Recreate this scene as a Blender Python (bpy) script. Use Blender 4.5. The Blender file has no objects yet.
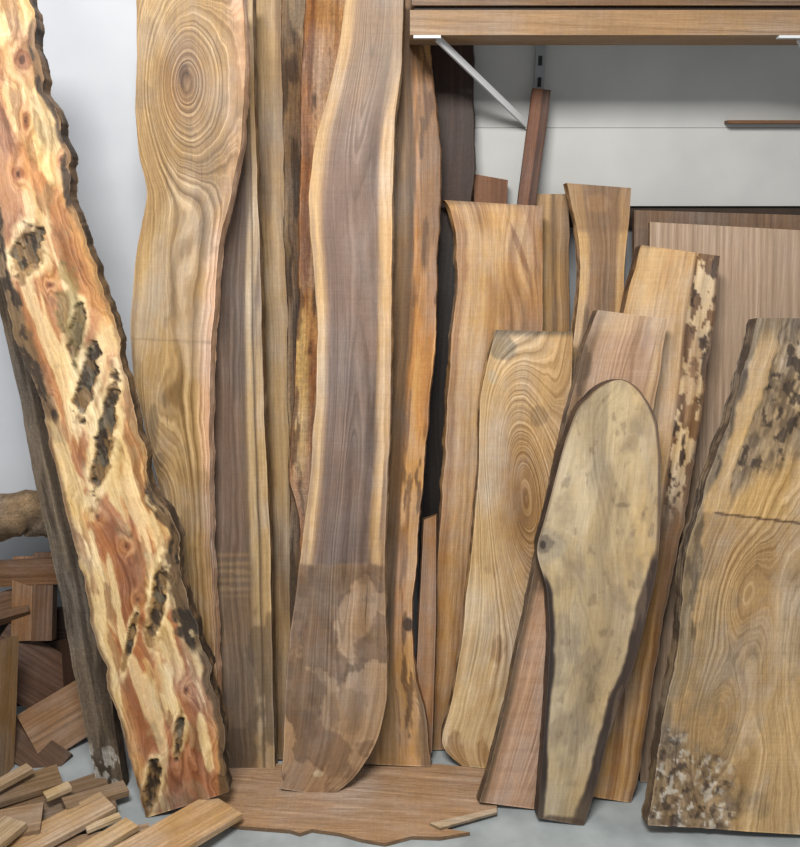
import bpy, math, numpy as np
from mathutils import Vector, Euler

# ---------------------------------------------------------------- camera
PITCH = math.radians(16); CZ = 1.6; F = 850.0
scene = bpy.context.scene
cd = bpy.data.cameras.new("camera"); cam = bpy.data.objects.new("camera", cd)
scene.collection.objects.link(cam)
cam.location = (0, 0, CZ); cam.rotation_euler = (math.pi/2 - PITCH, 0, 0)
cd.sensor_fit = 'HORIZONTAL'; cd.sensor_width = 36; cd.lens = 36*F/800
cd.clip_start = 0.05
scene.camera = cam
scene.view_settings.view_transform = 'Standard'
scene.view_settings.look = 'None'

# The photograph was surveyed with this calibrated viewpoint: outlines traced on the
# photo are intersected with each board's real leaning plane to get metric outlines.
cp, sp = math.cos(PITCH), math.sin(PITCH)
def rays(px, py):
    px = np.asarray(px, float); py = np.asarray(py, float)
    x = (px-400)/F; y = (423.5-py)/F
    return np.stack([x, cp + y*sp, -sp + y*cp], -1)
def W(px, py, Y):
    d = rays(px, py); k = Y/d[..., 1:2]
    return d*k + np.array([0, 0, CZ])
def floorY(py):
    d = rays(400, py); return float(d[1]*(-CZ/d[2]))
def FL(px, py, z=0):
    d = rays(px, py); k = (z-CZ)/d[2]; return np.array([d[0]*k, d[1]*k, z])

# ---------------------------------------------------------------- noise
_T = {}
def vnoise(x, y, seed=0):
    if seed not in _T: _T[seed] = np.random.RandomState(seed+11).rand(256, 256)
    T = _T[seed]
    x = np.asarray(x, float)+1000; y = np.asarray(y, float)+1000
    xi = np.floor(x).astype(int); yi = np.floor(y).astype(int)
    fx = x-xi; fy = y-yi
    fx = fx*fx*(3-2*fx); fy = fy*fy*(3-2*fy)
    a = T[xi & 255, yi & 255]; b = T[(xi+1) & 255, yi & 255]
    c = T[xi & 255, (yi+1) & 255]; d = T[(xi+1) & 255, (yi+1) & 255]
    return (a*(1-fx)+b*fx)*(1-fy) + (c*(1-fx)+d*fx)*fy
def fbm(x, y, seed=0, o=4):
    s = 0; a = .5; n = 0
    for i in range(o):
        s = s + a*vnoise(x*2**i, y*2**i, seed+i); n += a; a *= .5
    return s/n
def sstep(a, b, x):
    t = np.clip((x-a)/(b-a+1e-9), 0, 1); return t*t*(3-2*t)
def lin(c, sat=1.0):
    c = np.clip(np.asarray(c, float)/255, 0, 1)
    c = np.where(c <= .04045, c/12.92, ((c+.055)/1.055)**2.4)
    g = c.mean(-1, keepdims=True)
    return g+(c-g)*sat

# ---------------------------------------------------------------- materials
def N(nt, t, **k):
    n = nt.nodes.new(t)
    for a, b in k.items(): setattr(n, a, b)
    return n
def mrange(nt, src, a, b, c, d):
    m = N(nt, 'ShaderNodeMapRange'); m.clamp = True
    nt.links.new(src, m.inputs[0])
    for i, v in enumerate((a, b, c, d)): m.inputs[i+1].default_value = v
    return m.outputs[0]
def mathn(nt, op, a, b):
    m = N(nt, 'ShaderNodeMath', operation=op)
    for i, v in enumerate((a, b)):
        if isinstance(v, (int, float)): m.inputs[i].default_value = v
        else: nt.links.new(v, m.inputs[i])
    return m.outputs[0]
def wood_mat(name, ring=.3, pore=.2, rough=.6, bump=.25, mott=.12, wob=.7, grit=.1, saw=.05, stain=.13):
    m = bpy.data.materials.new(name); m.use_nodes = True
    nt = m.node_tree; nt.nodes.clear(); L = nt.links.new
    out = N(nt, 'ShaderNodeOutputMaterial'); bs = N(nt, 'ShaderNodeBsdfPrincipled')
    L(bs.outputs[0], out.inputs[0])
    col = N(nt, 'ShaderNodeAttribute', attribute_name='Col')
    ra = N(nt, 'ShaderNodeAttribute', attribute_name='ring')
    lo = N(nt, 'ShaderNodeAttribute', attribute_name='loc')
    def noise(scale, detail=3, rg=.5):
        mp = N(nt, 'ShaderNodeMapping'); mp.inputs['Scale'].default_value = scale
        L(lo.outputs['Vector'], mp.inputs[0])
        n = N(nt, 'ShaderNodeTexNoise'); n.inputs['Scale'].default_value = 1
        n.inputs['Detail'].default_value = detail; n.inputs['Roughness'].default_value = rg
        L(mp.outputs[0], n.inputs['Vector']); return n.outputs[0]
    wb = noise((45, 10, 45), 2)
    w = mathn(nt, 'ADD', ra.outputs['Fac'], mathn(nt, 'MULTIPLY', wb, wob))
    rn = N(nt, 'ShaderNodeTexNoise', noise_dimensions='1D')
    rn.inputs['Scale'].default_value = 1; rn.inputs['Detail'].default_value = 4
    rn.inputs['Roughness'].default_value = .6
    L(w, rn.inputs['W'])
    # ring strength fades in and out over the face
    fade = mrange(nt, noise((9, 3, 9), 3), .35, .65, .35, 1.15)
    rv = mathn(nt, 'MULTIPLY', mathn(nt, 'SUBTRACT', mrange(nt, rn.outputs[0], .28, .72, 0, 1), .4), fade)
    gm = N(nt, 'ShaderNodeGamma'); L(col.outputs['Color'], gm.inputs[0])
    L(mathn(nt, 'ADD', mathn(nt, 'MULTIPLY', rv, ring*.6), 1.0), gm.inputs[1])
    p = noise((560, 11, 560), 3, .6)
    p2 = noise((150, 4, 150), 4, .6)
    q = noise((14, 6, 14), 5, .6)
    f = mathn(nt, 'MULTIPLY', mrange(nt, p, .3, .7, 1-pore, 1+pore*.6), mrange(nt, q, .3, .7, 1-mott, 1+mott))
    f = mathn(nt, 'MULTIPLY', f, mrange(nt, p2, .3, .7, 1-pore*.9, 1+pore*.6))
    f = mathn(nt, 'MULTIPLY', f, mathn(nt, 'SUBTRACT', 1.0, mathn(nt, 'MULTIPLY', rv, ring*.95)))
    g = noise((150, 70, 150), 6, .75)
    f = mathn(nt, 'MULTIPLY', f, mrange(nt, g, .3, .7, 1-grit, 1+grit))
    sw = noise((5, 260, 5), 2, .6)
    f = mathn(nt, 'MULTIPLY', f, mrange(nt, sw, .3, .7, 1-saw, 1+saw))
    # thin drying checks along the grain
    ck = noise((95, 2.2, 95), 5, .65)
    f = mathn(nt, 'MULTIPLY', f, mrange(nt, ck, .26, .32, .4, 1))
    vm = N(nt, 'ShaderNodeVectorMath', operation='SCALE')
    L(gm.outputs[0], vm.inputs[0]); L(f, vm.inputs['Scale'])
    # grey weathering
    hs = N(nt, 'ShaderNodeHueSaturation'); L(vm.outputs[0], hs.inputs['Color'])
    L(mrange(nt, noise((7, 3.5, 7), 5, .65), .42, .66, 1.08, 1-stain*2), hs.inputs['Saturation'])
    L(hs.outputs[0], bs.inputs['Base Color'])
    bs.inputs['Roughness'].default_value = rough
    bs.inputs['Specular IOR Level'].default_value = .3
    bp = N(nt, 'ShaderNodeBump'); bp.inputs['Strength'].default_value = bump
    bp.inputs['Distance'].default_value = .002
    hgt = mathn(nt, 'ADD', p, rn.outputs[0])
    hgt = mathn(nt, 'ADD', hgt, mathn(nt, 'MULTIPLY', g, 1+grit*8))
    hgt = mathn(nt, 'ADD', hgt, mathn(nt, 'MULTIPLY', sw, saw*8))
    L(hgt, bp.inputs['Height']); L(bp.outputs[0], bs.inputs['Normal'])
    return m
def plain_mat(name, c, rough=.6, var=.06, scale=6, bump=.05, c2=None, metallic=0):
    m = bpy.data.materials.new(name); m.use_nodes = True
    nt = m.node_tree; bs = nt.nodes['Principled BSDF']; L = nt.links.new
    tc = N(nt, 'ShaderNodeTexCoord'); n = N(nt, 'ShaderNodeTexNoise')
    n.inputs['Scale'].default_value = scale; n.inputs['Detail'].default_value = 6
    L(tc.outputs['Object'], n.inputs['Vector'])
    r = N(nt, 'ShaderNodeValToRGB'); L(n.outputs[0], r.inputs[0])
    a = lin(c); b = lin(c2) if c2 else a*(1-var*3)
    r.color_ramp.elements[0].position = .3; r.color_ramp.elements[1].position = .7
    r.color_ramp.elements[0].color = (*b, 1); r.color_ramp.elements[1].color = (*a, 1)
    L(r.outputs[0], bs.inputs['Base Color']); bs.inputs['Roughness'].default_value = rough
    bs.inputs['Metallic'].default_value = metallic
    bp = N(nt, 'ShaderNodeBump'); bp.inputs['Strength'].default_value = bump
    n2 = N(nt, 'ShaderNodeTexNoise'); n2.inputs['Scale'].default_value = scale*12
    L(tc.outputs['Object'], n2.inputs['Vector']); L(n2.outputs[0], bp.inputs['Height'])
    L(bp.outputs[0], bs.inputs['Normal'])
    return m

# ---------------------------------------------------------------- mesh
SAT = .95
def mk(name, V, Fc, col=None, ring=None, loc=None, mat=None, smooth=False, parent=None):
    me = bpy.data.meshes.new(name)
    me.from_pydata(np.asarray(V, float).tolist(), [], [tuple(map(int, f)) for f in Fc]); me.update()
    n = len(V)
    if col is not None:
        a = me.attributes.new('Col', 'FLOAT_COLOR', 'POINT')
        a.data.foreach_set('color', np.concatenate([lin(col, SAT), np.ones((n, 1))], 1).ravel())
        a = me.attributes.new('ring', 'FLOAT', 'POINT'); a.data.foreach_set('value', np.asarray(ring, float).ravel())
        a = me.attributes.new('loc', 'FLOAT_VECTOR', 'POINT'); a.data.foreach_set('vector', np.asarray(loc, float).ravel())
    if smooth: me.polygons.foreach_set('use_smooth', [True]*len(me.polygons))
    if mat: me.materials.append(mat)
    o = bpy.data.objects.new(name, me); scene.collection.objects.link(o)
    if parent: o.parent = parent
    return o

class S: pass
def blob(s, cx, cy, rx, ry, col=None, rot=0, a=1, soft=.4, nz=.25, nf=.06, dep=0, ringA=0):
    t = math.radians(rot); dx = s.x-cx; dy = s.y-cy
    ex = (dx*math.cos(t)+dy*math.sin(t))/rx; ey = (-dx*math.sin(t)+dy*math.cos(t))/ry
    r = np.sqrt(ex**2+ey**2)
    rr = r + nz*2*(fbm(s.x*nf, s.y*nf, s.seed+3)-.5)
    m = sstep(1+soft/2, 1-soft/2, rr)*a
    if col is not None: s.C = s.C*(1-m[..., None]) + np.array(col, float)*m[..., None]
    if dep: s.d = s.d + m*dep
    if ringA: s.h = s.h + ringA*np.exp(-r**2*1.2)
    return m
def tint(s, m, col):
    m = np.clip(m, 0, 1)[..., None]; s.C = s.C*(1-m)+np.array(col, float)*m
def bands(s, stops, warp=.04, wf=(.02, .005)):
    u = s.u + warp*2*(fbm(s.xa*wf[0], s.y*wf[1], s.seed+7)-.5)
    us = [k[0] for k in stops]
    s.C = np.stack([np.interp(u, us, [k[1][i] for k in stops]) for i in range(3)], -1)
def flame(s, fx, fy, lo, hi, col, a=1, sd=20, y0=-99, y1=2000):
    n = fbm(s.xa*fx, s.y*fy, s.seed+sd)
    tint(s, sstep(lo, hi, n)*a*sstep(y0-15, y0+15, s.y)*sstep(y1+15, y1-15, s.y), col)
def eband(s, side, w, y0, y1, col, a=1, soft=4, nz=.5, ease=8):
    d = (s.u*s.wd) if side == 'L' else ((1-s.u)*s.wd)
    ww = w*(1+nz*2*(fbm(s.x*.03, s.y*.03, s.seed+31)-.5))*sstep(y0-ease, y0+ease, s.y)
    m = sstep(ww+soft/2, ww-soft/2, d)*sstep(y0-8, y0+8, s.y)*sstep(y1+8, y1-8, s.y)*a
    tint(s, m, col); return m
def grit(s, col, fx, fy, lo, hi, a=1, mask=None, sd=50):
    m = sstep(lo, hi, fbm(s.xa*fx, s.y*fy, s.seed+sd, 5))*a
    if mask is not None: m = m*mask
    tint(s, m, col)

def slab(name, L, R, base, y16, th=.035, paint=None, eo=(.004, .004), bark=((110, 80, 50), (70, 50, 35)),
         mat=None, live=(1.5, 1.5), slope=.2, seed=0, rnz=3, y16r=0, step=1.8, lf=.03, lo=4, hz=1.6, rag=0):
    L = np.array(L, float); R = np.array(R, float)
    hh = max(np.ptp(L[:, 1]), np.ptp(R[:, 1]))
    nv = int(hh/step)+2
    wmax = max(np.interp(y, R[:, 1], R[:, 0])-np.interp(y, L[:, 1], L[:, 0]) for y in np.linspace(L[0, 1], L[-1, 1], 12))
    nu = int(max(wmax, 12)/step)+2
    t = np.linspace(0, 1, nv); t = .93*t + .07*(1-np.cos(t*math.pi))/2
    t = np.where(t < .04, (np.maximum(t, 0)/.04)**1.6*.04, t)
    yL = L[0, 1]+(L[-1, 1]-L[0, 1])*t; yR = R[0, 1]+(R[-1, 1]-R[0, 1])*t
    xL = np.interp(yL, L[:, 1], L[:, 0]); xR = np.interp(yR, R[:, 1], R[:, 0])
    def sm(x, k=5):
        p = np.concatenate([2*x[0]-x[k:0:-1], x, 2*x[-1]-x[-2:-k-2:-1]])
        return np.convolve(p, np.ones(2*k+1)/(2*k+1), 'valid')
    xL, xR = sm(sm(xL)), sm(sm(xR))
    u = np.linspace(0, 1, nu)[None, :]
    s = S(); s.seed = seed
    s.u = np.repeat(u, nv, 0); s.wd = (xR-xL)[:, None]
    s.xa = (s.u-.5)*s.wd
    # the ragged live edge only displaces the border strips, not the grain of the face
    jL = live[0]*2*(fbm(yL*lf, yL*0, seed+1, lo)-.5); jR = live[1]*2*(fbm(yR*lf, yR*0+9, seed+2, lo)-.5)
    px_ = xL[:, None]*(1-u)+xR[:, None]*u
    s.x = px_ + jL[:, None]*np.exp(-(u*s.wd)/12) + jR[:, None]*np.exp(-((1-u)*s.wd)/12)
    s.y = yL[:, None]*(1-u)+yR[:, None]*u
    s.C = np.zeros(s.x.shape+(3,))+150; s.d = np.zeros(s.x.shape)
    s.h = s.u*s.wd.mean()*slope + rnz*fbm(s.xa*.012, s.y*.0025, seed+5, 3) + hz*fbm(s.xa*.04, s.y*.012, seed+6, 3)
    if paint: paint(s)
    Y0 = floorY(base); k = (y16-Y0)/1.6      # leaning plane Y = Y0 + k z
    d = rays(s.x, s.y)
    lam = (Y0 + k*CZ)/(d[..., 1]-k*d[..., 2]-y16r*d[..., 0])
    P = d*lam[..., None]+np.array([0, 0, CZ])
    n = np.array([y16r, -1, k]); n /= np.linalg.norm(n)
    P = P - n*s.d[..., None]
    idx = np.arange(nv*nu).reshape(nv, nu)
    q = np.stack([idx[:-1, :-1], idx[1:, :-1], idx[1:, 1:], idx[:-1, 1:]], -1).reshape(-1, 4)
    V = P.reshape(-1, 3); C = s.C.reshape(-1, 3); H = s.h.reshape(-1)
    xa3 = (s.xa/F*2.1).reshape(-1)
    loc = np.stack([xa3, V[:, 2], V[:, 1]*0], -1)+seed*3.7
    loop = np.concatenate([idx[:, 0], idx[-1, 1:], idx[-2::-1, -1], idx[0, -2:0:-1]])
    ou = np.concatenate([-np.ones(nv)*eo[0], np.zeros(nu-2), np.ones(nv)*eo[1], np.zeros(nu-2)])
    B = V[loop]; Bx = s.x.reshape(-1)[loop]; By = s.y.reshape(-1)[loop]
    Vs = [V]; Cs = [C]; Hs = [H]; Ls = [loc]; Fs = [q]; prev = loop; off = len(V); m = len(loop)
    rings = [(0, 0.), (.08, .1), (.3, .5), (.55, .85), (.8, 1.), (1., .9)]
    for j, (dd, oo) in enumerate(rings):
        nn = fbm(Bx*.05+j*.4, By*.05, seed+60)-.5
        n3 = fbm(Bx*.13+j*1.3, By*.13, seed+64)-.5
        r = B - n*(dd*th) + np.stack([ou*oo*(1+1.2*nn)+np.sign(ou)*(nn*.002+n3*rag)*(dd > .02), 0*ou, 0*ou], -1)
        mix = sstep(.38, .62, fbm(Bx*.09+j*.5, By*.06, seed+70))[:, None]
        bk = np.array(bark[0])*(1-mix)+np.array(bark[1])*mix
        cc = C[loop]*.6 + .4*bk if j == 0 else bk
        Vs.append(r); Cs.append(cc); Hs.append(By*.02+j*1.5); Ls.append(np.stack([r[:, 1], r[:, 2], r[:, 0]*0], -1)+seed)
        nw = off+np.arange(m); nx = np.roll(nw, -1); pn = np.roll(prev, -1)
        Fs.append(np.stack([prev, nw, nx, pn], -1)[:, ::-1]); prev = nw; off += m
    left = prev[:nv]; right = prev[nv+nu-2: nv+nu-2+nv][::-1]
    Fs.append(np.stack([left[:-1], right[:-1], right[1:], left[1:]], -1))
    Vall = np.concatenate(Vs); Vall[:, 2] = np.maximum(Vall[:, 2], .002)
    return mk(name, Vall, np.concatenate(Fs), np.concatenate(Cs), np.concatenate(Hs), np.concatenate(Ls), mat or M_std, smooth=True)

M_std = wood_mat("slab_wood", .36, .16, .55, .3)
M_fig = wood_mat("figured_wood", .66, .12, .5, .25, saw=.03)
M_soft = wood_mat("sanded_wood", .22, .12, .5, .2, grit=.08, saw=.03, stain=.08)
M_rough = wood_mat("rough_wood", .35, .28, .8, .8, .2, grit=.3, saw=.08)
M_burl = wood_mat("burl_wood", .46, .14, .5, .4, .14, grit=.14, saw=.02, stain=.07)
M_board = wood_mat("board_wood", .35, .2, .6, .3, grit=.14)

# ================================================================ boards (boxes)
def boxes(name, items, mat=None, parent=None):
    Vs = []; Cs = []; Hs = []; Ls = []; Fs = []; off = 0
    for i, (c, sz, rot, col) in enumerate(items):
        E = Euler([math.radians(a) for a in rot]).to_matrix()
        l, w, t = [v/2 for v in sz]
        for ax in range(3):
            for sg in (-1, 1):
                ex = [l, w, t]; a1, a2 = [(1, 2), (0, 2), (0, 1)][ax]
                for (p, q_) in ((-1, -1), (1, -1), (1, 1), (-1, 1)):
                    v = [0, 0, 0]; v[ax] = sg*ex[ax]; v[a1] = p*(ex[a1]); v[a2] = q_*(ex[a2])
                    Vs.append(list(np.array(E @ Vector(v))+np.array(c)))
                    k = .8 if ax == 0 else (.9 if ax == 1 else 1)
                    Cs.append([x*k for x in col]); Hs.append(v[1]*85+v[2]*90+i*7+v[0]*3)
                    Ls.append([v[1]+i, v[0], v[2]])
                f = [off, off+1, off+2, off+3]
                flip = (sg > 0) == (ax == 1)
                Fs.append(f[::-1] if flip else f); off += 4
    return mk(name, Vs, Fs, Cs, Hs, Ls, mat or M_board, parent=parent)
def sbox(name, x0, x1, y0, y1, z0, z1, mat, parent=None):
    V = [(x, y, z) for x in (x0, x1) for y in (y0, y1) for z in (z0, z1)]
    Fc = [(0, 1, 3, 2), (4, 6, 7, 5), (0, 4, 5, 1), (2, 3, 7, 6), (0, 2, 6, 4), (1, 5, 7, 3)]
    return mk(name, V, Fc, mat=mat, parent=parent)
def empty(name):
    o = bpy.data.objects.new(name, None); scene.collection.objects.link(o); return o

# ---------------------------------------------------------------- room
WY = 2.52
M_wall = plain_mat("wall_paint", (204, 207, 211), .7, .02, 3, .12, c2=(188, 191, 196))
M_panel = plain_mat("painted_panel", (186, 186, 182), .6, .02, 4, .05, c2=(170, 170, 167))
M_floor = plain_mat("concrete_floor", (172, 178, 178), .65, .05, 9, .15, c2=(142, 148, 148))
M_dark = plain_mat("shadow_gap_dark", (62, 48, 38), .8, .1, 20, .2)  # dark tone that paints the shadow gap below the panelling
M_metal = plain_mat("white_enamel", (205, 206, 206), .4, .01, 20, .0)
M_hole = plain_mat("slot_black", (30, 30, 32), .8, .01, 20, .0)
M_st = plain_mat("standard_grey", (140, 142, 144), .45, .01, 20, 0)
sbox("floor", -2.0, 2.6, -.6, WY, -.05, 0, M_floor)
sbox("wall_back", -2.0, 2.6, WY, WY+.1, 0, 3.0, M_wall)
sbox("wall_left", -2.1, -2.0, -.6, WY+.1, 0, 3.0, M_wall)
PX = W(470, 100, WY)[0]
zl = W(600, 206, WY-.03)[2]; zs = W(700, 128, WY-.03)[2]
pan = empty("wall_panelling")
sbox("panel_course_1", PX, 2.6, WY-.03, WY, zl, zs, M_panel, pan)
sbox("panel_course_2", PX, 2.6, WY-.029, WY, zs+.0012, 3.0, M_panel, pan)
sbox("shadow_gap_strip_1", PX, 2.6, WY-.02, WY, zl-.06, zl, M_dark)  # added dark strip, paints the shadow gap under the panel's lower edge

# shelf boards
yf = 2.2
zt, zb = W(500, 10, yf)[2], W(500, 35, yf)[2]
x0 = W(410, 20, yf)[0]
sh = empty("wall_shelf")
boxes("shelf_board", [(((x0+2.4)/2, yf+.08, (zt+zb)/2), (2.4-x0, .16, zt-zb), (0, 0, 0), (166, 132, 96))], M_std, sh)
zt2 = W(500, 6, yf)[2]
boxes("upper_board", [(((x0+2.4)/2+.004, yf+.085, zt2+.03), (2.4-x0, .16, .055), (0, 0, 0), (128, 98, 70))], M_std, sh)
boxes("dark_gap_fill", [(((x0+2.4)/2, yf+.09, (zt+zt2)/2), (2.38-x0, .15, zt2-zt+.001), (0, 0, 0), (50, 36, 26))], M_std, sh)  # added dark filler, its colour paints the shaded gap between the boards
def bar(name, p, q, w, t, mat, parent):
    p = Vector(p); q = Vector(q); d = (q-p); l = d.length; d.normalize()
    a = d.cross(Vector((0, 0, 1))).normalized(); b = d.cross(a)
    V = [list(o+a*i*w/2+b*j*t/2) for o in (p, q) for i in (-1, 1) for j in (-1, 1)]
    Fc = [(0, 1, 3, 2), (4, 6, 7, 5), (0, 4, 5, 1), (2, 3, 7, 6), (0, 2, 6, 4), (1, 5, 7, 3)]
    return mk(name, V, Fc, mat=mat, parent=parent)
def bracket(dx):
    e = empty("shelf_bracket")
    o = np.array([dx, 0, 0])
    a = W(437, 38, yf+.02)+o; b = W(527, 125, WY-.04)+o
    bar("strut", a, b, .006, .017, M_metal, e)
    t = W(426, 37, yf+.005)+o
    bar("tab", (t[0]-.03, yf+.006, zb-.004), (t[0]+.035, yf+.006, zb-.004), .02, .006, M_metal, e)
    x = W(540, 60, WY-.04)[0]+dx; zlo = W(545, 178, WY-.04)[2]
    bar("foot", b, (x, WY-.04, b[2]-.012), .008, .02, M_metal, e)
    sbox("standard", x-.013, x+.013, WY-.045, WY-.03, zlo, zb+.05, M_st, e)
    for i in range(6):
        z = zlo+.022+i*.054
        sbox("slot_%d" % (i+1), x-.005, x+.005, WY-.047, WY-.0445, z, z+.024, M_hole, e)
bracket(0)
bracket((W(800, 38, yf)-W(435, 38, yf))[0])
p = W(727, 122, WY-.05)
boxes("wooden_stick", [((p[0]+.4, WY-.045, p[2]), (.8, .03, .008), (0, 0, 0), (130, 92, 62))])

# ================================================================ slabs
def pD1(s):
    bands(s, [(0, (150, 122, 84)), (.5, (162, 134, 96)), (1, (132, 104, 72))], .1)
    flame(s, .05, .006, .5, .65, (122, 94, 64), .7)
    flame(s, .09, .004, .55, .65, (176, 148, 106), .5, sd=26)
slab("live_edge_slab", [(250, -14), (256, 200), (264, 400), (272, 600), (276, 768)], [(286, -14), (288, 100), (294, 300), (300, 450), (298, 768)],
     760, 2.42, .03, pD1, seed=3, bark=((120, 92, 62), (90, 66, 44)))
def pD2(s):
    bands(s, [(0, (128, 100, 70)), (.5, (100, 76, 54)), (1, (140, 108, 74))], .3)
    grit(s, (66, 50, 36), .12, .012, .5, .62, .8); flame(s, .08, .01, .58, .7, (164, 134, 94), .7)
    blob(s, 292, 70, 8, 14, (74, 54, 38), nz=.5)
slab("live_edge_slab", [(280, -14), (283, 100), (287, 300), (290, 500), (292, 760)], [(306, -14), (306, 100), (308, 300), (312, 500), (312, 760)],
     772, 2.39, .025, pD2, seed=4, mat=M_rough, live=(2, 2))
def pE(s):
    bands(s, [(0, (154, 104, 62)), (.25, (170, 118, 72)), (.5, (180, 130, 82)), (1, (136, 94, 60))], .15)
    flame(s, .07, .004, .5, .6, (114, 72, 44), .8)
    flame(s, .07, .005, .6, .68, (192, 148, 98), .6, sd=28)
    blob(s, 300, 390, 9, 100, (200, 164, 108), a=.9, soft=.8)
    grit(s, (80, 54, 38), .15, .02, .62, .68, .6)
slab("live_edge_slab", [(306, -14), (302, 60), (300, 200), (300, 300), (292, 440), (290, 480), (300, 520), (305, 700), (305, 765)],
     [(356, -14), (356, 100), (356, 300), (350, 500), (345, 765)], 778, 2.35, .03, pE, seed=5, mat=M_rough, live=(2, 2), eo=(.006, .004),
     bark=((150, 104, 66), (96, 64, 42)))
# ---- dark walnut with pale strips
def pC(s):
    bands(s, [(0, (110, 89, 74)), (.55, (120, 98, 82)), (.66, (112, 91, 72)), (.72, (180, 152, 112)), (.8, (188, 160, 118)), (.83, (92, 72, 52)), (.87, (184, 154, 112)), (1, (174, 144, 102))], .02)
    flame(s, .06, .004, .55, .68, (94, 75, 62), .6)
    m = sstep(548, 575, s.y)
    tint(s, m*.55*sstep(.8, .7, s.u), (128, 100, 68))
    st = (np.sin(s.y*.75) > .1)*sstep(550, 556, s.y)*sstep(600, 592, s.y)*sstep(.75, .6, s.u)
    tint(s, st*.4, (172, 140, 94))
    tint(s, sstep(.45, .52, fbm(s.x*.05, s.y*.02, 9, 5))*sstep(600, 620, s.y)*.55, (94, 74, 52))
slab("live_edge_slab", [(224, -14), (222, 200), (206, 300), (206, 550), (212, 700), (214, 772)],
     [(252, -14), (254, 100), (260, 250), (264, 400), (270, 550), (275, 770)], 772, 2.3, .035, pC, seed=6,
     bark=((150, 120, 84), (110, 84, 56)), live=(1, 1))
# ---- slab with oval figure
def pB(s):
    bands(s, [(0, (160, 130, 90)), (.12, (182, 152, 108)), (.45, (170, 139, 96)), (.8, (166, 134, 92)), (.87, (180, 143, 106)), (.92, (204, 164, 130)), (1, (196, 154, 120))], .02)
    s.h = s.h + 2.2*fbm(s.x*.025, s.y*.012, 44, 4)
    blob(s, 184, 84, 44, 88, (150, 118, 76), a=.55, soft=.9, ringA=24)
    blob(s, 183, 80, 22, 42, (126, 92, 58), a=.65, soft=.9, ringA=4)
    blob(s, 184, 76, 5, 12, (92, 64, 42), a=.7)
    blob(s, 170, 250, 20, 80, None, ringA=4)
    blob(s, 156, 410, 20, 70, (152, 122, 82), a=.4, soft=1, ringA=5)
    blob(s, 154, 425, 5, 24, (110, 88, 60), a=.5)
    blob(s, 160, 460, 5, 7, (90, 70, 48), a=.6)
    flame(s, .03, .006, .54, .68, (148, 118, 80), .6)
    grit(s, (128, 102, 70), .05, .02, .6, .7, .4)
    tint(s, sstep(1.6, .5, abs(s.y-332-.05*s.x))*.35, (120, 96, 68))
slab("live_edge_slab", [(137, -14), (137, 60), (135, 110), (140, 160), (149, 192), (136, 255), (130, 330), (134, 380), (148, 440), (160, 490), (168, 600), (172, 772)],
     [(243, -14), (246, 80), (240, 150), (230, 200), (218, 250), (212, 330), (210, 400), (209, 480), (211, 560), (215, 640), (218, 705), (220, 770)],
     785, 2.17, .04, pB, seed=8, mat=M_fig, live=(1, 1.8), lf=.035, slope=.2, eo=(.0, .005), bark=((214, 172, 136), (190, 148, 114)), step=1.6)
# ---- weathered board behind burl slab
def pA2(s):
    bands(s, [(0, (108, 94, 78)), (.5, (120, 104, 86)), (1, (96, 82, 66))], .1)
    grit(s, (70, 58, 46), .1, .01, .5, .62, .8)
    grit(s, (196, 190, 178), .16, .08, .5, .56, .8, sstep(735, 755, s.y))
slab("weathered_board", [(-40, 150), (-12, 270), (4, 330), (20, 400), (35, 480), (55, 570), (76, 680), (98, 792)],
     [(0, 150), (40, 300), (62, 420), (80, 500), (100, 600), (112, 700), (123, 788)], 792, 2.24, .035, pA2, seed=9, mat=M_rough,
     bark=((80, 66, 52), (54, 44, 35)))
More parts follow.
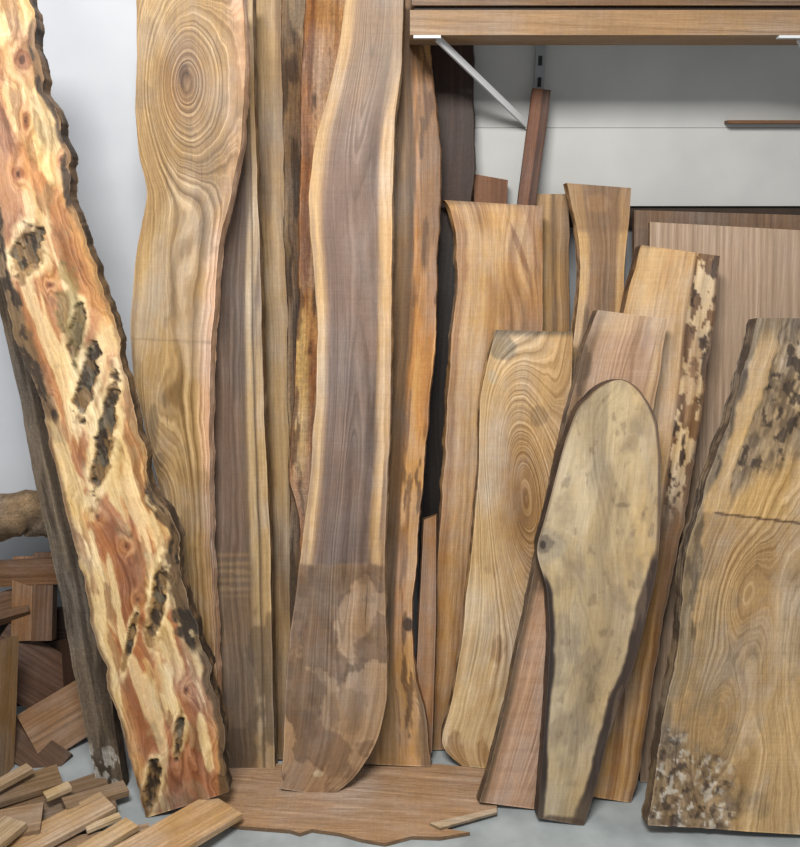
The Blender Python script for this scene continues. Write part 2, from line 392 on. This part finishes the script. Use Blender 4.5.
# ---- burl slab
def pA(s):
    bands(s, [(0, (208, 174, 122)), (.3, (224, 192, 138)), (.7, (218, 184, 130)), (1, (210, 174, 120))], .1)
    low = sstep(430, 560, s.y)
    c = sstep(0.02, .22, s.u)*sstep(1, .78, s.u)
    n = fbm(s.xa*.034+.8*fbm(s.xa*.05, s.y*.03, 33), s.y*.0085, 77, 5)+.17*low*c-.012
    tint(s, sstep(.44, .48, n)*.75, (200, 150, 98))
    tint(s, sstep(.49, .52, n)*(.6+.32*low)*c, (168, 110, 74))
    tint(s, sstep(.60, .68, n)*.6*c, (140, 90, 62))
    flame(s, .06, .010, .57, .63, (228, 198, 148), .8)
    flame(s, .09, .02, .62, .68, (138, 96, 64), .6, sd=29)
    grit(s, (150, 132, 100), .06, .03, .62, .7, .4, sd=53)
    s.h = s.h + 9*n
    for (x, y, rx, ry) in [(22, 60, 12, 16), (18, 174, 9, 10), (62, 160, 6, 8), (112, 365, 6, 8), (98, 516, 7, 7), (126, 546, 6, 6), (108, 300, 7, 5), (50, 285, 7, 6), (26, 120, 5, 14), (44, 30, 7, 10), (172, 575, 5, 8), (138, 600, 5, 6), (186, 690, 5, 7)]:
        blob(s, x, y, rx*1.6, ry*1.7, (196, 142, 94), a=.6, soft=.7, ringA=2.5)
        blob(s, x, y, rx*.7, ry*.7, (146, 92, 60), a=.8, nz=.4, nf=.1)
        blob(s, x, y, rx*.25, ry*.3, (80, 50, 36), a=.8)
    for (x, y, rx, ry) in [(118, 610, 4, 60), (96, 560, 4, 34), (196, 650, 6, 40), (170, 690, 4, 24), (205, 740, 5, 30), (116, 690, 4, 30)]:
        blob(s, x, y, rx, ry, (230, 200, 148), rot=-10, a=.9, nz=.5)
    for (x, y, rx, ry, r) in [(104, 440, 7, 58, -10), (86, 384, 7, 40, -14), (76, 332, 6, 28, -8), (158, 600, 6, 44, -8), (179, 735, 4, 20, -6), (152, 788, 6, 28, -8), (27, 252, 12, 26, -16), (130, 640, 3, 30, -12)]:
        blob(s, x, y, rx*2.0, ry*1.2, (234, 206, 154), rot=-r, a=.9, nz=.5, nf=.05, ringA=1.5)
        blob(s, x, y, rx*1.25, ry*1.0, (146, 112, 72), rot=-r, a=.9, nz=.7, nf=.09)
        m = blob(s, x, y, rx*.95, ry*.9, (62, 50, 38), rot=-r, nz=.9, nf=.13, soft=.4, dep=.010)
        grit(s, (134, 106, 72), .2, .06, .46, .56, .85, m)
        grit(s, (104, 98, 84), .15, .08, .58, .64, .7, m, sd=57)
    m = blob(s, 72, 318, 13, 40, (148, 130, 84), rot=-10, a=.6, nz=.8, nf=.08)
    grit(s, (92, 78, 50), .15, .05, .52, .6, .7, m)
    m = eband(s, 'R', 7, 20, 210, (124, 94, 64), .9, nz=.9); grit(s, (60, 48, 38), .15, .06, .5, .58, .9, m)
    m = eband(s, 'R', 4, 210, 480, (140, 108, 72), .7, nz=.9)
    m = eband(s, 'L', 12, 200, 420, (104, 82, 58), .85, nz=.8); grit(s, (50, 40, 32), .15, .06, .47, .57, .9, m)
    m = eband(s, 'R', 13, 480, 650, (104, 82, 58), .95, nz=1, ease=30); grit(s, (50, 42, 34), .15, .05, .46, .55, .9, m)
    grit(s, (214, 186, 140), .12, .06, .62, .68, .8, m, sd=52)
    eband(s, 'L', 3, 420, 830, (100, 74, 50), .7, nz=.9)
    m = eband(s, 'R', 7, 650, 830, (90, 70, 50), .85, nz=1)
slab("burl_slab", [(-60, -30), (-40, 60), (-30, 140), (-14, 220), (0, 280), (15, 340), (38, 395), (56, 465), (64, 500), (72, 535), (90, 610), (110, 690), (130, 758), (146, 818)],
     [(22, -30), (34, 20), (40, 60), (46, 90), (60, 120), (68, 150), (70, 180), (76, 215), (90, 255), (106, 295), (122, 350), (138, 430), (150, 480), (178, 535), (186, 600), (205, 655), (218, 700), (224, 740), (230, 792)],
     818, 2.02, .045, pA, seed=10, mat=M_burl, live=(4, 6), slope=.12, eo=(.001, .0), bark=((120, 96, 70), (62, 50, 40)), rnz=2, step=1.4, lf=.045, lo=5, rag=.010)

def pQ(s):
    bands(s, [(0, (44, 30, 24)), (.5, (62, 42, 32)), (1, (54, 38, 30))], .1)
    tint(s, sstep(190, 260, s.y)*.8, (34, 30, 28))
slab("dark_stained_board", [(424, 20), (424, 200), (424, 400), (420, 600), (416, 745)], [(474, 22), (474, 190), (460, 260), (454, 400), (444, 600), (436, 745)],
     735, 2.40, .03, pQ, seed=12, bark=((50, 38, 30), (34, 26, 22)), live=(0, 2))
def pQ2(s): bands(s, [(0, (150, 108, 70)), (.6, (166, 122, 80)), (1, (132, 94, 62))], .1)
slab("live_edge_slab", [(424, 520), (420, 600), (412, 765)], [(436, 515), (436, 620), (432, 752)], 765, 2.36, .02, pQ2, seed=13, live=(0, 0))
# ---- slab right of the walnut one
def pG(s):
    bands(s, [(0, (112, 86, 60)), (.3, (138, 108, 76)), (.5, (98, 74, 50)), (.58, (178, 126, 76)), (.85, (188, 136, 84)), (1, (156, 108, 66))], .04)
    flame(s, .06, .004, .52, .66, (94, 70, 48), .7)
    tint(s, sstep(600, 700, s.y)*.7, (168, 134, 92))
    grit(s, (108, 80, 54), .06, .006, .5, .62, .6)
    grit(s, (204, 156, 100), .1, .006, .54, .6, .8, sstep(.5, .6, s.u), sd=57)
    grit(s, (84, 60, 42), .15, .02, .62, .68, .6, sstep(.5, .6, s.u), sd=58)
    blob(s, 408, 625, 5, 7, (84, 60, 42))
slab("live_edge_slab", [(398, -14), (390, 60), (384, 300), (378, 450), (372, 600), (366, 700), (362, 764)],
     [(428, -14), (431, 60), (437, 120), (440, 160), (438, 250), (434, 350), (426, 450), (417, 540), (413, 600), (411, 640), (416, 680), (426, 715), (431, 767)],
     772, 2.30, .04, pG, seed=14, live=(1, 2), lf=.035, eo=(.004, .004), bark=((186, 136, 84), (138, 96, 60)), rag=.003)
# ---- central walnut slab
def pF(s):
    bands(s, [(0, (188, 154, 110)), (.09, (202, 168, 124)), (.15, (160, 130, 102)), (.19, (120, 98, 86)), (.5, (126, 104, 91)), (.79, (120, 98, 84)), (.83, (180, 146, 106)), (.92, (200, 164, 120)), (1, (186, 148, 104))], .03)
    flame(s, .05, .004, .52, .66, (102, 83, 73), .6)
    flame(s, .08, .004, .56, .66, (144, 121, 105), .4, sd=27)
    tint(s, sstep(170, 50, s.y)*.5, (156, 130, 100))
    tint(s, sstep(230, 130, s.y)*sstep(.3, .1, s.u)*.6, (186, 152, 110))
    s.h = s.h + 9*np.exp(-((s.u-.5)/.18)**2)*(.4+.6*np.cos(s.y*.006)**2)
    wob = 8*(fbm(s.x*.05, s.y*0, 3)-.5)
    m = sstep(563, 568, s.y+wob)
    n = fbm(s.x*.03, s.y*.02, 91, 6)
    tint(s, m*.95, (166, 134, 102))
    rough = m*sstep(.43, .45, n+.2*sstep(620, 570, s.y)-.12*sstep(680, 740, s.y)+.12*sstep(.35, .1, s.u)*sstep(720, 680, s.y))
    tint(s, rough*.85, (126, 99, 76))
    tint(s, rough*sstep(.48, .6, fbm(s.x*.08, s.y*.06, 92, 5))*.4, (98, 76, 58))
    pt = blob(s, 356, 612, 18, 36, (168, 136, 104), a=.85, nz=.5, rot=10, soft=.15)
    grit(s, (124, 98, 74), .05, .04, .56, .62, .4, m)
    tint(s, sstep(700, 760, s.y)*.3, (154, 122, 94))
    s.d = s.d + (m-rough*(1-pt))*.0016
    blob(s, 318, 774, 5, 3, (210, 190, 160), a=.6)
slab("live_edge_slab", [(346, -14), (341, 40), (328, 95), (313, 150), (309, 190), (310, 235), (314, 265), (318, 330), (316, 400), (310, 480), (300, 560), (290, 640), (285, 700), (284, 750), (280, 789)],
     [(404, -14), (402, 60), (394, 120), (392, 250), (391, 350), (389, 450), (384, 555), (385, 620), (387, 660), (386, 700), (380, 735), (368, 760), (352, 782), (330, 797)],
     797, 2.20, .04, pF, seed=15, live=(1, 1), lf=.03, slope=.2, eo=(.003, .004), bark=((184, 150, 108), (142, 112, 80)))

# ---- right group
def pH2(s):
    bands(s, [(0, (146, 114, 74)), (.4, (172, 136, 90)), (.55, (110, 84, 56)), (.65, (162, 128, 86)), (1, (120, 92, 62))], .05)
slab("live_edge_slab", [(536, 194), (536, 330), (500, 745)], [(568, 194), (570, 330), (535, 740)], 742, 2.43, .03, pH2, seed=16)
def pI(s):
    bands(s, [(0, (188, 152, 106)), (.16, (198, 162, 116)), (.22, (140, 110, 82)), (.6, (132, 104, 78)), (.78, (142, 112, 84)), (.84, (190, 154, 110)), (1, (180, 142, 98))], .06)
    m = sstep(236, 228, s.y); tint(s, m*.5, (122, 94, 68))
    blob(s, 598, 203, 12, 10, (156, 120, 84), a=.5)
    flame(s, .1, .008, .56, .64, (108, 84, 62), .6)
slab("live_edge_slab", [(567, 183), (573, 210), (579, 240), (580, 280), (575, 330), (560, 450), (520, 740)], [(631, 188), (629, 220), (625, 260), (622, 330), (606, 450), (562, 742)],
     752, 2.37, .03, pI, seed=17, bark=((180, 140, 92), (110, 80, 52)), live=(1, 1))
def pH(s):
    bands(s, [(0, (182, 141, 94)), (.3, (194, 155, 106)), (.65, (182, 141, 96)), (.85, (154, 113, 74)), (1, (172, 133, 90))], .05)
    blob(s, 512, 255, 20, 46, (196, 159, 111), a=.4, ringA=3)
    tint(s, sstep(208, 200, s.y)*.6, (110, 84, 58))
    flame(s, .04, .006, .54, .68, (148, 106, 68), .6)
    blob(s, 520, 250, 2.5, 26, (124, 84, 54), rot=-20, a=.6, nz=.4)
    blob(s, 534, 245, 2, 30, (140, 98, 64), rot=-10, a=.5, nz=.4)
    eband(s, 'L', 8, 210, 740, (156, 114, 74), .8, nz=.7)
    tint(s, sstep(330, 600, s.y)*.4, (162, 118, 74))
slab("live_edge_slab", [(443, 200), (452, 212), (457, 235), (457, 290), (452, 330), (447, 400), (444, 470), (437, 560), (432, 660), (431, 750)],
     [(543, 206), (543, 330), (530, 500), (505, 650), (480, 748)], 752, 2.34, .035, pH, seed=18, live=(1.8, 1), lf=.035, eo=(.006, .003),
     bark=((184, 142, 92), (134, 98, 62)), rag=.002)
def pM(s):
    bands(s, [(0, (194, 161, 116)), (.2, (208, 176, 132)), (.7, (198, 163, 118)), (1, (182, 146, 103))], .06)
    s.h = s.h + 3*fbm(s.x*.02, s.y*.01, 45, 4)
    blob(s, 524, 490, 36, 120, (164, 127, 85), rot=-6, a=.4, soft=1, ringA=32)
    blob(s, 522, 500, 20, 66, (142, 106, 70), rot=-6, a=.55, soft=.8, ringA=5)
    blob(s, 520, 505, 7, 30, (112, 82, 56), rot=-6, a=.4, soft=.8)
    tint(s, sstep(339, 331, s.y)*.8, (96, 84, 68))
    blob(s, 502, 348, 12, 12, (118, 106, 88), a=.6, nz=.8); blob(s, 540, 415, 9, 9, (110, 90, 66), a=.35, nz=.8)
    blob(s, 492, 376, 5, 8, (180, 172, 156), a=.4, nz=.6)
    grit(s, (216, 188, 146), .03, .015, .48, .6, .75, sstep(560, 620, s.y))
    grit(s, (154, 120, 84), .05, .02, .52, .6, .6, sstep(540, 600, s.y))
slab("live_edge_slab", [(496, 330), (486, 370), (480, 400), (479, 470), (472, 550), (462, 640), (452, 700), (440, 742), (445, 753), (462, 766)],
     [(573, 332), (570, 400), (562, 500), (545, 600), (520, 690), (492, 769)], 770, 2.27, .03, pM, seed=19, mat=wood_mat("ringed_wood", .62, .12, .5, .25, saw=.03), live=(1, 1), slope=.2,
     bark=((180, 144, 100), (96, 74, 50)), step=1.5)
def pO(s):
    bands(s, [(0, (166, 141, 118)), (.2, (172, 147, 124)), (.5, (162, 137, 114)), (.8, (170, 145, 122)), (1, (166, 141, 118))], .12, (.02, .001))
    s.h = s.x*.2+2*fbm(s.x*.01, s.y*.002, 4)
slab("plywood_panel", [(650, 222), (648, 400), (645, 600), (640, 782)], [(1090, 246), (1060, 500), (1010, 770)], 783, 2.38, .018, pO, seed=20, live=(0, 0), eo=(0, 0),
     bark=((120, 94, 70), (90, 68, 50)), step=2.5, mat=wood_mat("plywood_veneer", .4, .16, .5, .1, .05, .3, grit=.04, saw=.01, stain=.02), rnz=1)
slab("plywood_panel", [(634, 210), (634, 500), (640, 762)], [(1090, 224), (1060, 500), (1000, 762)], 760, 2.43, .018,
     lambda s: bands(s, [(0, (112, 88, 68)), (1, (120, 94, 72))]), seed=21, live=(0, 0), eo=(0, 0), step=4, bark=((130, 102, 76), (90, 68, 50)))
def pN(s):
    bands(s, [(0, (178, 142, 98)), (.15, (200, 166, 122)), (.55, (196, 160, 118)), (.68, (188, 152, 108)), (.72, (110, 80, 54)), (1, (124, 92, 62))], .04)
    m = sstep(.70, .72, s.u+.06*(fbm(s.x*.05, s.y*.03, 3)-.5))*sstep(540, 480, s.y)
    grit(s, (206, 176, 132), .13, .06, .46, .49, .95, m)
    grit(s, (58, 42, 32), .14, .07, .58, .63, .85, m, sd=55)
    tint(s, sstep(480, 600, s.y)*.85, (180, 138, 90))
    flame(s, .07, .005, .53, .64, (140, 100, 62), .8, y0=480)
    flame(s, .07, .008, .58, .68, (166, 128, 90), .5, y1=480)
    tint(s, sstep(250, 245, s.y)*.5, (120, 98, 74))
    eband(s, 'R', 3, 240, 810, (94, 68, 46), .8)
slab("live_edge_slab", [(642, 245), (628, 290), (620, 330), (616, 400), (608, 500), (600, 620), (594, 720), (588, 796)],
     [(719, 256), (716, 300), (706, 380), (696, 450), (684, 520), (668, 600), (656, 660), (648, 720), (640, 770), (632, 803)],
     803, 2.26, .035, pN, seed=22, live=(1, 2.5), lf=.04, bark=((120, 88, 58), (74, 54, 38)), rag=.003)
def pL1(s):
    bands(s, [(0, (100, 80, 60)), (.13, (116, 92, 70)), (.17, (174, 142, 114)), (.5, (180, 147, 120)), (.85, (176, 142, 114)), (.93, (196, 164, 126)), (1, (188, 154, 114))], .05)
    m = sstep(345, 325, s.y); tint(s, m*.5, (198, 170, 134))
    s.h = s.h + 6*np.exp(-((s.u-.55)/.2)**2)
    flame(s, .06, .008, .54, .66, (154, 122, 98), .5)
    tint(s, sstep(560, 600, s.y)*sstep(.02, .1, s.u)*.75, (194, 154, 124))
    m = eband(s, 'L', 13, 340, 590, (96, 76, 58), .95, nz=.8, ease=30); grit(s, (144, 116, 88), .12, .03, .48, .56, .7, m)
    tint(s, (np.sin(s.y*.35+4*fbm(s.x*.03, s.y*.03, 2)) > .6)*sstep(560, 640, s.y)*.15, (150, 112, 86))
slab("live_edge_slab", [(598, 310), (584, 345), (570, 400), (558, 450), (545, 520), (532, 580), (515, 660), (497, 740), (479, 802)],
     [(668, 319), (660, 370), (650, 430), (636, 520), (610, 640), (580, 740), (556, 812)], 812, 2.17, .03, pL1, seed=23, mat=M_std, live=(1.5, 1), lf=.035,
     eo=(.004, .003), bark=((118, 94, 70), (84, 66, 50)), rag=.002)
def pK(s):
    bands(s, [(0, (192, 170, 132)), (.2, (186, 164, 126)), (.55, (176, 152, 116)), (.8, (194, 166, 122)), (1, (188, 158, 114))], .12)
    blob(s, 614, 450, 30, 85, (150, 132, 106), rot=-10, a=.6, soft=1, nz=.4, ringA=5)
    blob(s, 640, 500, 9, 70, (204, 172, 120), rot=-6, a=.6, soft=.9)
    blob(s, 580, 650, 14, 90, (176, 152, 114), rot=-8, a=.5, soft=1, ringA=5)
    flame(s, .02, .006, .52, .7, (152, 136, 112), .5)
    flame(s, .05, .012, .54, .7, (202, 180, 142), .6, sd=25)
    grit(s, (138, 120, 96), .05, .03, .52, .7, .5)
    grit(s, (112, 94, 74), .12, .06, .66, .74, .35, sd=54)
    blob(s, 622, 505, 8, 2.5, (112, 96, 76), a=.5, nz=.5, nf=.15)
    blob(s, 545, 545, 20, 18, (156, 142, 122), a=.6, ringA=4); blob(s, 545, 545, 10, 9, (116, 104, 90), a=.8, nz=.6, nf=.12); blob(s, 543, 545, 3, 4, (70, 60, 52))
    eband(s, 'R', 2.5, 380, 560, (96, 74, 54), .9, soft=2)
    eband(s, 'L', 1.5, 380, 540, (110, 90, 66), .8, soft=2)
    m = eband(s, 'R', 11, 555, 830, (66, 52, 44), 1, nz=.4, ease=60); grit(s, (104, 84, 66), .12, .02, .52, .62, .7, m)
    eband(s, 'L', 5, 575, 830, (54, 44, 38), 1, nz=.6, ease=20)
    tint(s, sstep(775, 815, s.y)*.3, (150, 132, 100))
    blob(s, 562, 824, 30, 8, (76, 60, 48), a=.7, nz=.3)
slab("live_edge_slab", [(618, 380), (606, 383), (592, 391), (577, 408), (565, 440), (555, 480), (546, 515), (538, 540), (536, 552), (541, 568), (548, 590), (550, 640), (547, 690), (543, 750), (538, 818)],
     [(621, 380), (634, 384), (647, 397), (657, 422), (661, 460), (661, 500), (660, 540), (656, 575), (646, 620), (634, 665), (620, 700), (607, 740), (596, 785), (584, 826)],
     826, 2.10, .04, pK, seed=24, mat=M_soft, live=(.6, .6), eo=(.003, .007), bark=((74, 58, 48), (48, 38, 34)), slope=.1, step=1.5)
def pP(s):
    bands(s, [(0, (162, 132, 94)), (.3, (178, 146, 104)), (.7, (188, 155, 110)), (1, (174, 140, 98))], .08)
    s.h = s.h + 2.5*fbm(s.x*.02, s.y*.012, 46, 4)
    blob(s, 744, 590, 30, 60, (162, 127, 86), rot=14, a=.4, soft=1, ringA=11)
    blob(s, 715, 720, 30, 90, None, rot=10, ringA=11); blob(s, 800, 660, 34, 160, None, ringA=11)
    flame(s, .03, .008, .52, .66, (200, 168, 124), .6, y0=510)
    flame(s, .02, .01, .56, .68, (144, 118, 84), .5, y0=560, sd=23)
    grit(s, (136, 116, 90), .04, .02, .56, .68, .5, sstep(560, 620, s.y), sd=56)
    up = sstep(515, 512, s.y-.12*(s.x-715))
    e = (s.x-(757-(s.y-318)*.335))
    tint(s, up, (190, 155, 105))
    we = 22*(fbm(s.x*.035, s.y*.03, 8, 5)-.5)
    ru = up*sstep(30, 33, e*1.0+we)*sstep(508, 470, s.y+we+(s.x-740)*.6)
    tint(s, ru*.95, (146, 124, 96))
    grit(s, (104, 86, 66), .1, .05, .44, .58, .8, ru)
    grit(s, (184, 158, 120), .09, .04, .54, .62, .7, ru, sd=58)
    grit(s, (62, 50, 40), .14, .08, .58, .65, .8, ru, sd=62)
    s.d = s.d + ru*.008*(fbm(s.x*.1, s.y*.06, 63, 4))
    tint(s, sstep(350, 322, s.y)*up*.8, (120, 102, 80))
    m = sstep(13, 8, e+12*(fbm(s.x*.06, s.y*.03, 18)-.5))*sstep(570, 540, s.y)
    tint(s, m, (134, 116, 92)); grit(s, (80, 66, 52), .14, .04, .48, .58, .8, m)
    tint(s, sstep(1.6, .5, abs(s.y-513-.12*(s.x-715)))*sstep(712, 716, s.x), (90, 68, 48))
    m = eband(s, 'L', 14, 515, 700, (140, 120, 92), .9, nz=.7, ease=20); grit(s, (90, 74, 56), .14, .03, .48, .58, .75, m)
    m = eband(s, 'L', 7, 700, 830, (128, 108, 82), .8, nz=.7)
    mm = blob(s, 690, 806, 50, 36, (150, 126, 96), a=.75, nz=.9, nf=.05, soft=.9)
    mm = np.maximum(mm, blob(s, 668, 772, 20, 36, (146, 124, 96), a=.75, nz=.8, nf=.06, soft=.8))
    grit(s, (98, 78, 58), .2, .14, .46, .58, .8, mm); grit(s, (212, 204, 190), .16, .13, .58, .62, .95, mm, sd=59)
    grit(s, (60, 48, 40), .18, .12, .6, .65, .9, mm, sd=61)
    s.d = s.d + mm*.014*(fbm(s.x*.12, s.y*.09, 64, 4))
slab("live_edge_slab", [(757, 318), (751, 345), (738, 395), (722, 440), (704, 490), (688, 545), (680, 600), (676, 650), (666, 700), (657, 760), (650, 800), (648, 826)],
     [(990, 318), (985, 500), (960, 700), (930, 842)], 843, 2.16, .045, pP, seed=25, mat=wood_mat("weathered_figured_wood", .5, .14, .6, .4, .12, grit=.14, stain=.15), live=(3, 1), lf=.04, slope=.12, eo=(.003, .003),
     bark=((130, 110, 86), (84, 68, 54)), rag=.006)

def red(s): bands(s, [(0, (96, 62, 44)), (.55, (120, 80, 56)), (.6, (72, 46, 34)), (1, (84, 56, 40))])
slab("narrow_board", [(533, 88), (527, 130), (518, 200), (470, 735)], [(551, 90), (546, 130), (536, 200), (492, 735)], 738, 2.40, .018, red, seed=26, live=(0, 0), eo=(0, 0))
slab("narrow_board", [(474, 174), (474, 215), (460, 715)], [(508, 180), (506, 215), (488, 715)], 718, 2.44, .025,
     lambda s: bands(s, [(0, (126, 86, 58)), (1, (104, 70, 48))]), seed=27, live=(0, 0), eo=(0, 0))

# ================================================================ floor litter
def flat_board(name, pts, z, th, col, seed):
    P = np.array([FL(px, py, z) for px, py in pts]); n = len(P)
    V = P.tolist(); Fs = [tuple(range(n))]; C = [col]*n; off = n
    for i in range(n):
        a, b = P[i], P[(i+1) % n]
        V += [a.tolist(), b.tolist(), (b-[0, 0, th]).tolist(), (a-[0, 0, th]).tolist()]
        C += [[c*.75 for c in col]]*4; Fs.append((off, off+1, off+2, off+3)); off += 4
    V = np.array(V); loc = np.stack([V[:, 1]+seed, V[:, 0], V[:, 2]], -1)
    return mk(name, V, Fs, C, V[:, 1]*60+V[:, 0]*8+seed, loc, M_board)
flat_board("plywood_offcut", [(196, 772), (245, 762), (330, 766), (440, 764), (496, 770), (497, 812), (486, 813), (470, 820), (438, 824), (448, 829), (470, 832), (440, 837), (412, 836), (385, 843), (362, 839), (340, 833), (312, 829), (300, 833), (290, 830), (240, 826), (215, 822)], .012, .011, (172, 138, 106), 1)
flat_board("wood_splinter", [(430, 823), (496, 808), (497, 812), (440, 828)], .02, .007, (190, 162, 122), 2)

def plank(p, q, w, t, col, roll=0):
    p = np.array(p); q = np.array(q); d = q-p; l = np.linalg.norm(d)
    yaw = math.degrees(math.atan2(d[1], d[0])); pit = -math.degrees(math.asin(d[2]/l))
    return ((p+q)/2, (l, w, t), (roll, pit, yaw), col)
boxes("offcut_plank", [plank(FL(112, 872, .085), FL(226, 806, .04), .125, .016, (194, 156, 110))])
it = []
it += [plank(W(-2, 800, 1.98), W(4, 640, 2.12), .10, .02, (152, 118, 80), roll=80)]
it += [plank(W(-20, 800, 2.02), W(-30, 600, 2.2), .14, .02, (120, 88, 58), roll=80)]
it += [plank(W(30, 740, 2.1), W(95, 700, 2.22), .16, .02, (140, 104, 70), roll=50)]
it += [plank(W(-10, 650, 2.25), W(80, 700, 2.3), .18, .02, (92, 66, 50), roll=60)]
it += [plank(W(24, 640, 2.3), W(26, 556, 2.4), .06, .05, (134, 98, 66), roll=0)]
it += [plank(W(44, 640, 2.3), W(46, 552, 2.4), .06, .04, (104, 76, 54), roll=0)]
it += [plank(W(-30, 575, 2.36), W(70, 570, 2.36), .08, .02, (116, 84, 58), roll=80)]
it += [plank(W(-40, 620, 2.3), W(30, 600, 2.35), .1, .03, (104, 76, 54), roll=30)]
it += [plank(W(60, 640, 2.36), W(75, 760, 2.2), .12, .02, (70, 52, 40), roll=60)]
it += [plank(W(-40, 700, 2.2), W(60, 770, 2.05), .1, .02, (92, 68, 50), roll=30)]
it += [plank(W(-60, 660, 2.3), W(120, 660, 2.45), .35, .02, (50, 38, 30), roll=85)]
T1, T2, T3, T4 = (200, 168, 126), (184, 150, 110), (160, 128, 94), (130, 104, 78)
it += [plank(FL(-60, 850, .03), FL(110, 790, .03), .16, .018, T4)]
it += [plank(FL(-60, 880, .045), FL(150, 842, .02), .12, .014, T3)]
it += [plank(FL(-40, 880, .06), FL(108, 802, .055), .085, .016, T2)]
it += [plank(FL(40, 880, .075), FL(132, 824, .05), .05, .014, T1)]
it += [plank(FL(-70, 838, .075), FL(42, 818, .07), .10, .014, T3)]
it += [plank(FL(-40, 806, .06), FL(60, 776, .05), .09, .016, (140, 114, 86))]
it += [plank(FL(-40, 868, .10), FL(16, 822, .09), .07, .016, (184, 156, 120))]
it += [plank(FL(64, 806, .06), FL(126, 788, .04), .05, .016, (150, 122, 92))]
it += [plank(FL(45, 797, .08), FL(70, 786, .08), .03, .012, (196, 166, 122))]
it += [plank(FL(-10, 790, .09), FL(30, 768, .09), .035, .014, (168, 138, 102))]
it += [plank(FL(86, 830, .05), FL(120, 816, .05), .02, .010, (206, 178, 136))]
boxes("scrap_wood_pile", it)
def tube(name, pts, rad, col, seed):
    pts = np.array(pts); n = len(pts); V = []; Fs = []; C = []; H = []; k = 14
    for i in range(n):
        d = pts[min(i+1, n-1)]-pts[max(i-1, 0)]; d /= np.linalg.norm(d)
        a = np.cross(d, [0, 0, 1]); a /= np.linalg.norm(a); b = np.cross(d, a)
        for j in range(k):
            th = j/k*2*math.pi; r = rad[i]*(1+.5*(float(vnoise(i*.7, j*.6, seed))-.5))
            V.append(pts[i]+(a*math.cos(th)+b*math.sin(th))*r); C.append([c*(.8+.4*float(vnoise(i*.9, j, seed+1))) for c in col]); H.append(j*.6)
    for i in range(n-1):
        for j in range(k):
            Fs.append((i*k+j, i*k+(j+1) % k, (i+1)*k+(j+1) % k, (i+1)*k+j))
    Fs.append(tuple(range(k))[::-1]); Fs.append(tuple((n-1)*k+j for j in range(k)))
    V = np.array(V); return mk(name, V, Fs, C, H, V, M_rough, smooth=True)
def lerp_pts(P, n=14):
    P = np.array(P); t = np.linspace(0, len(P)-1, n); return np.stack([np.interp(t, range(len(P)), P[:, i]) for i in range(3)], -1)
tube("bark_log", lerp_pts([W(-40, 524, 2.3), W(0, 516, 2.32), W(30, 512, 2.36), (W(50, 522, 2.4))]), np.linspace(.07, .055, 14), (150, 126, 98), 5)

# ================================================================ light
w = bpy.data.worlds.new("world"); scene.world = w; w.use_nodes = True
w.node_tree.nodes['Background'].inputs[0].default_value = (.92, .96, 1, 1)
w.node_tree.nodes['Background'].inputs[1].default_value = .44
def area(name, loc, tgt, sx, sy, e, col):
    l = bpy.data.lights.new(name, 'AREA'); l.shape = 'RECTANGLE'; l.size = sx; l.size_y = sy; l.energy = e; l.color = col
    o = bpy.data.objects.new(name, l); scene.collection.objects.link(o); o.location = loc
    o.rotation_euler = (Vector(tgt)-Vector(loc)).to_track_quat('-Z', 'Y').to_euler()
area("ceiling_light", (-.3, .2, 3.0), (0, 2.3, .7), 1.0, .5, 98, (1, .975, .945))
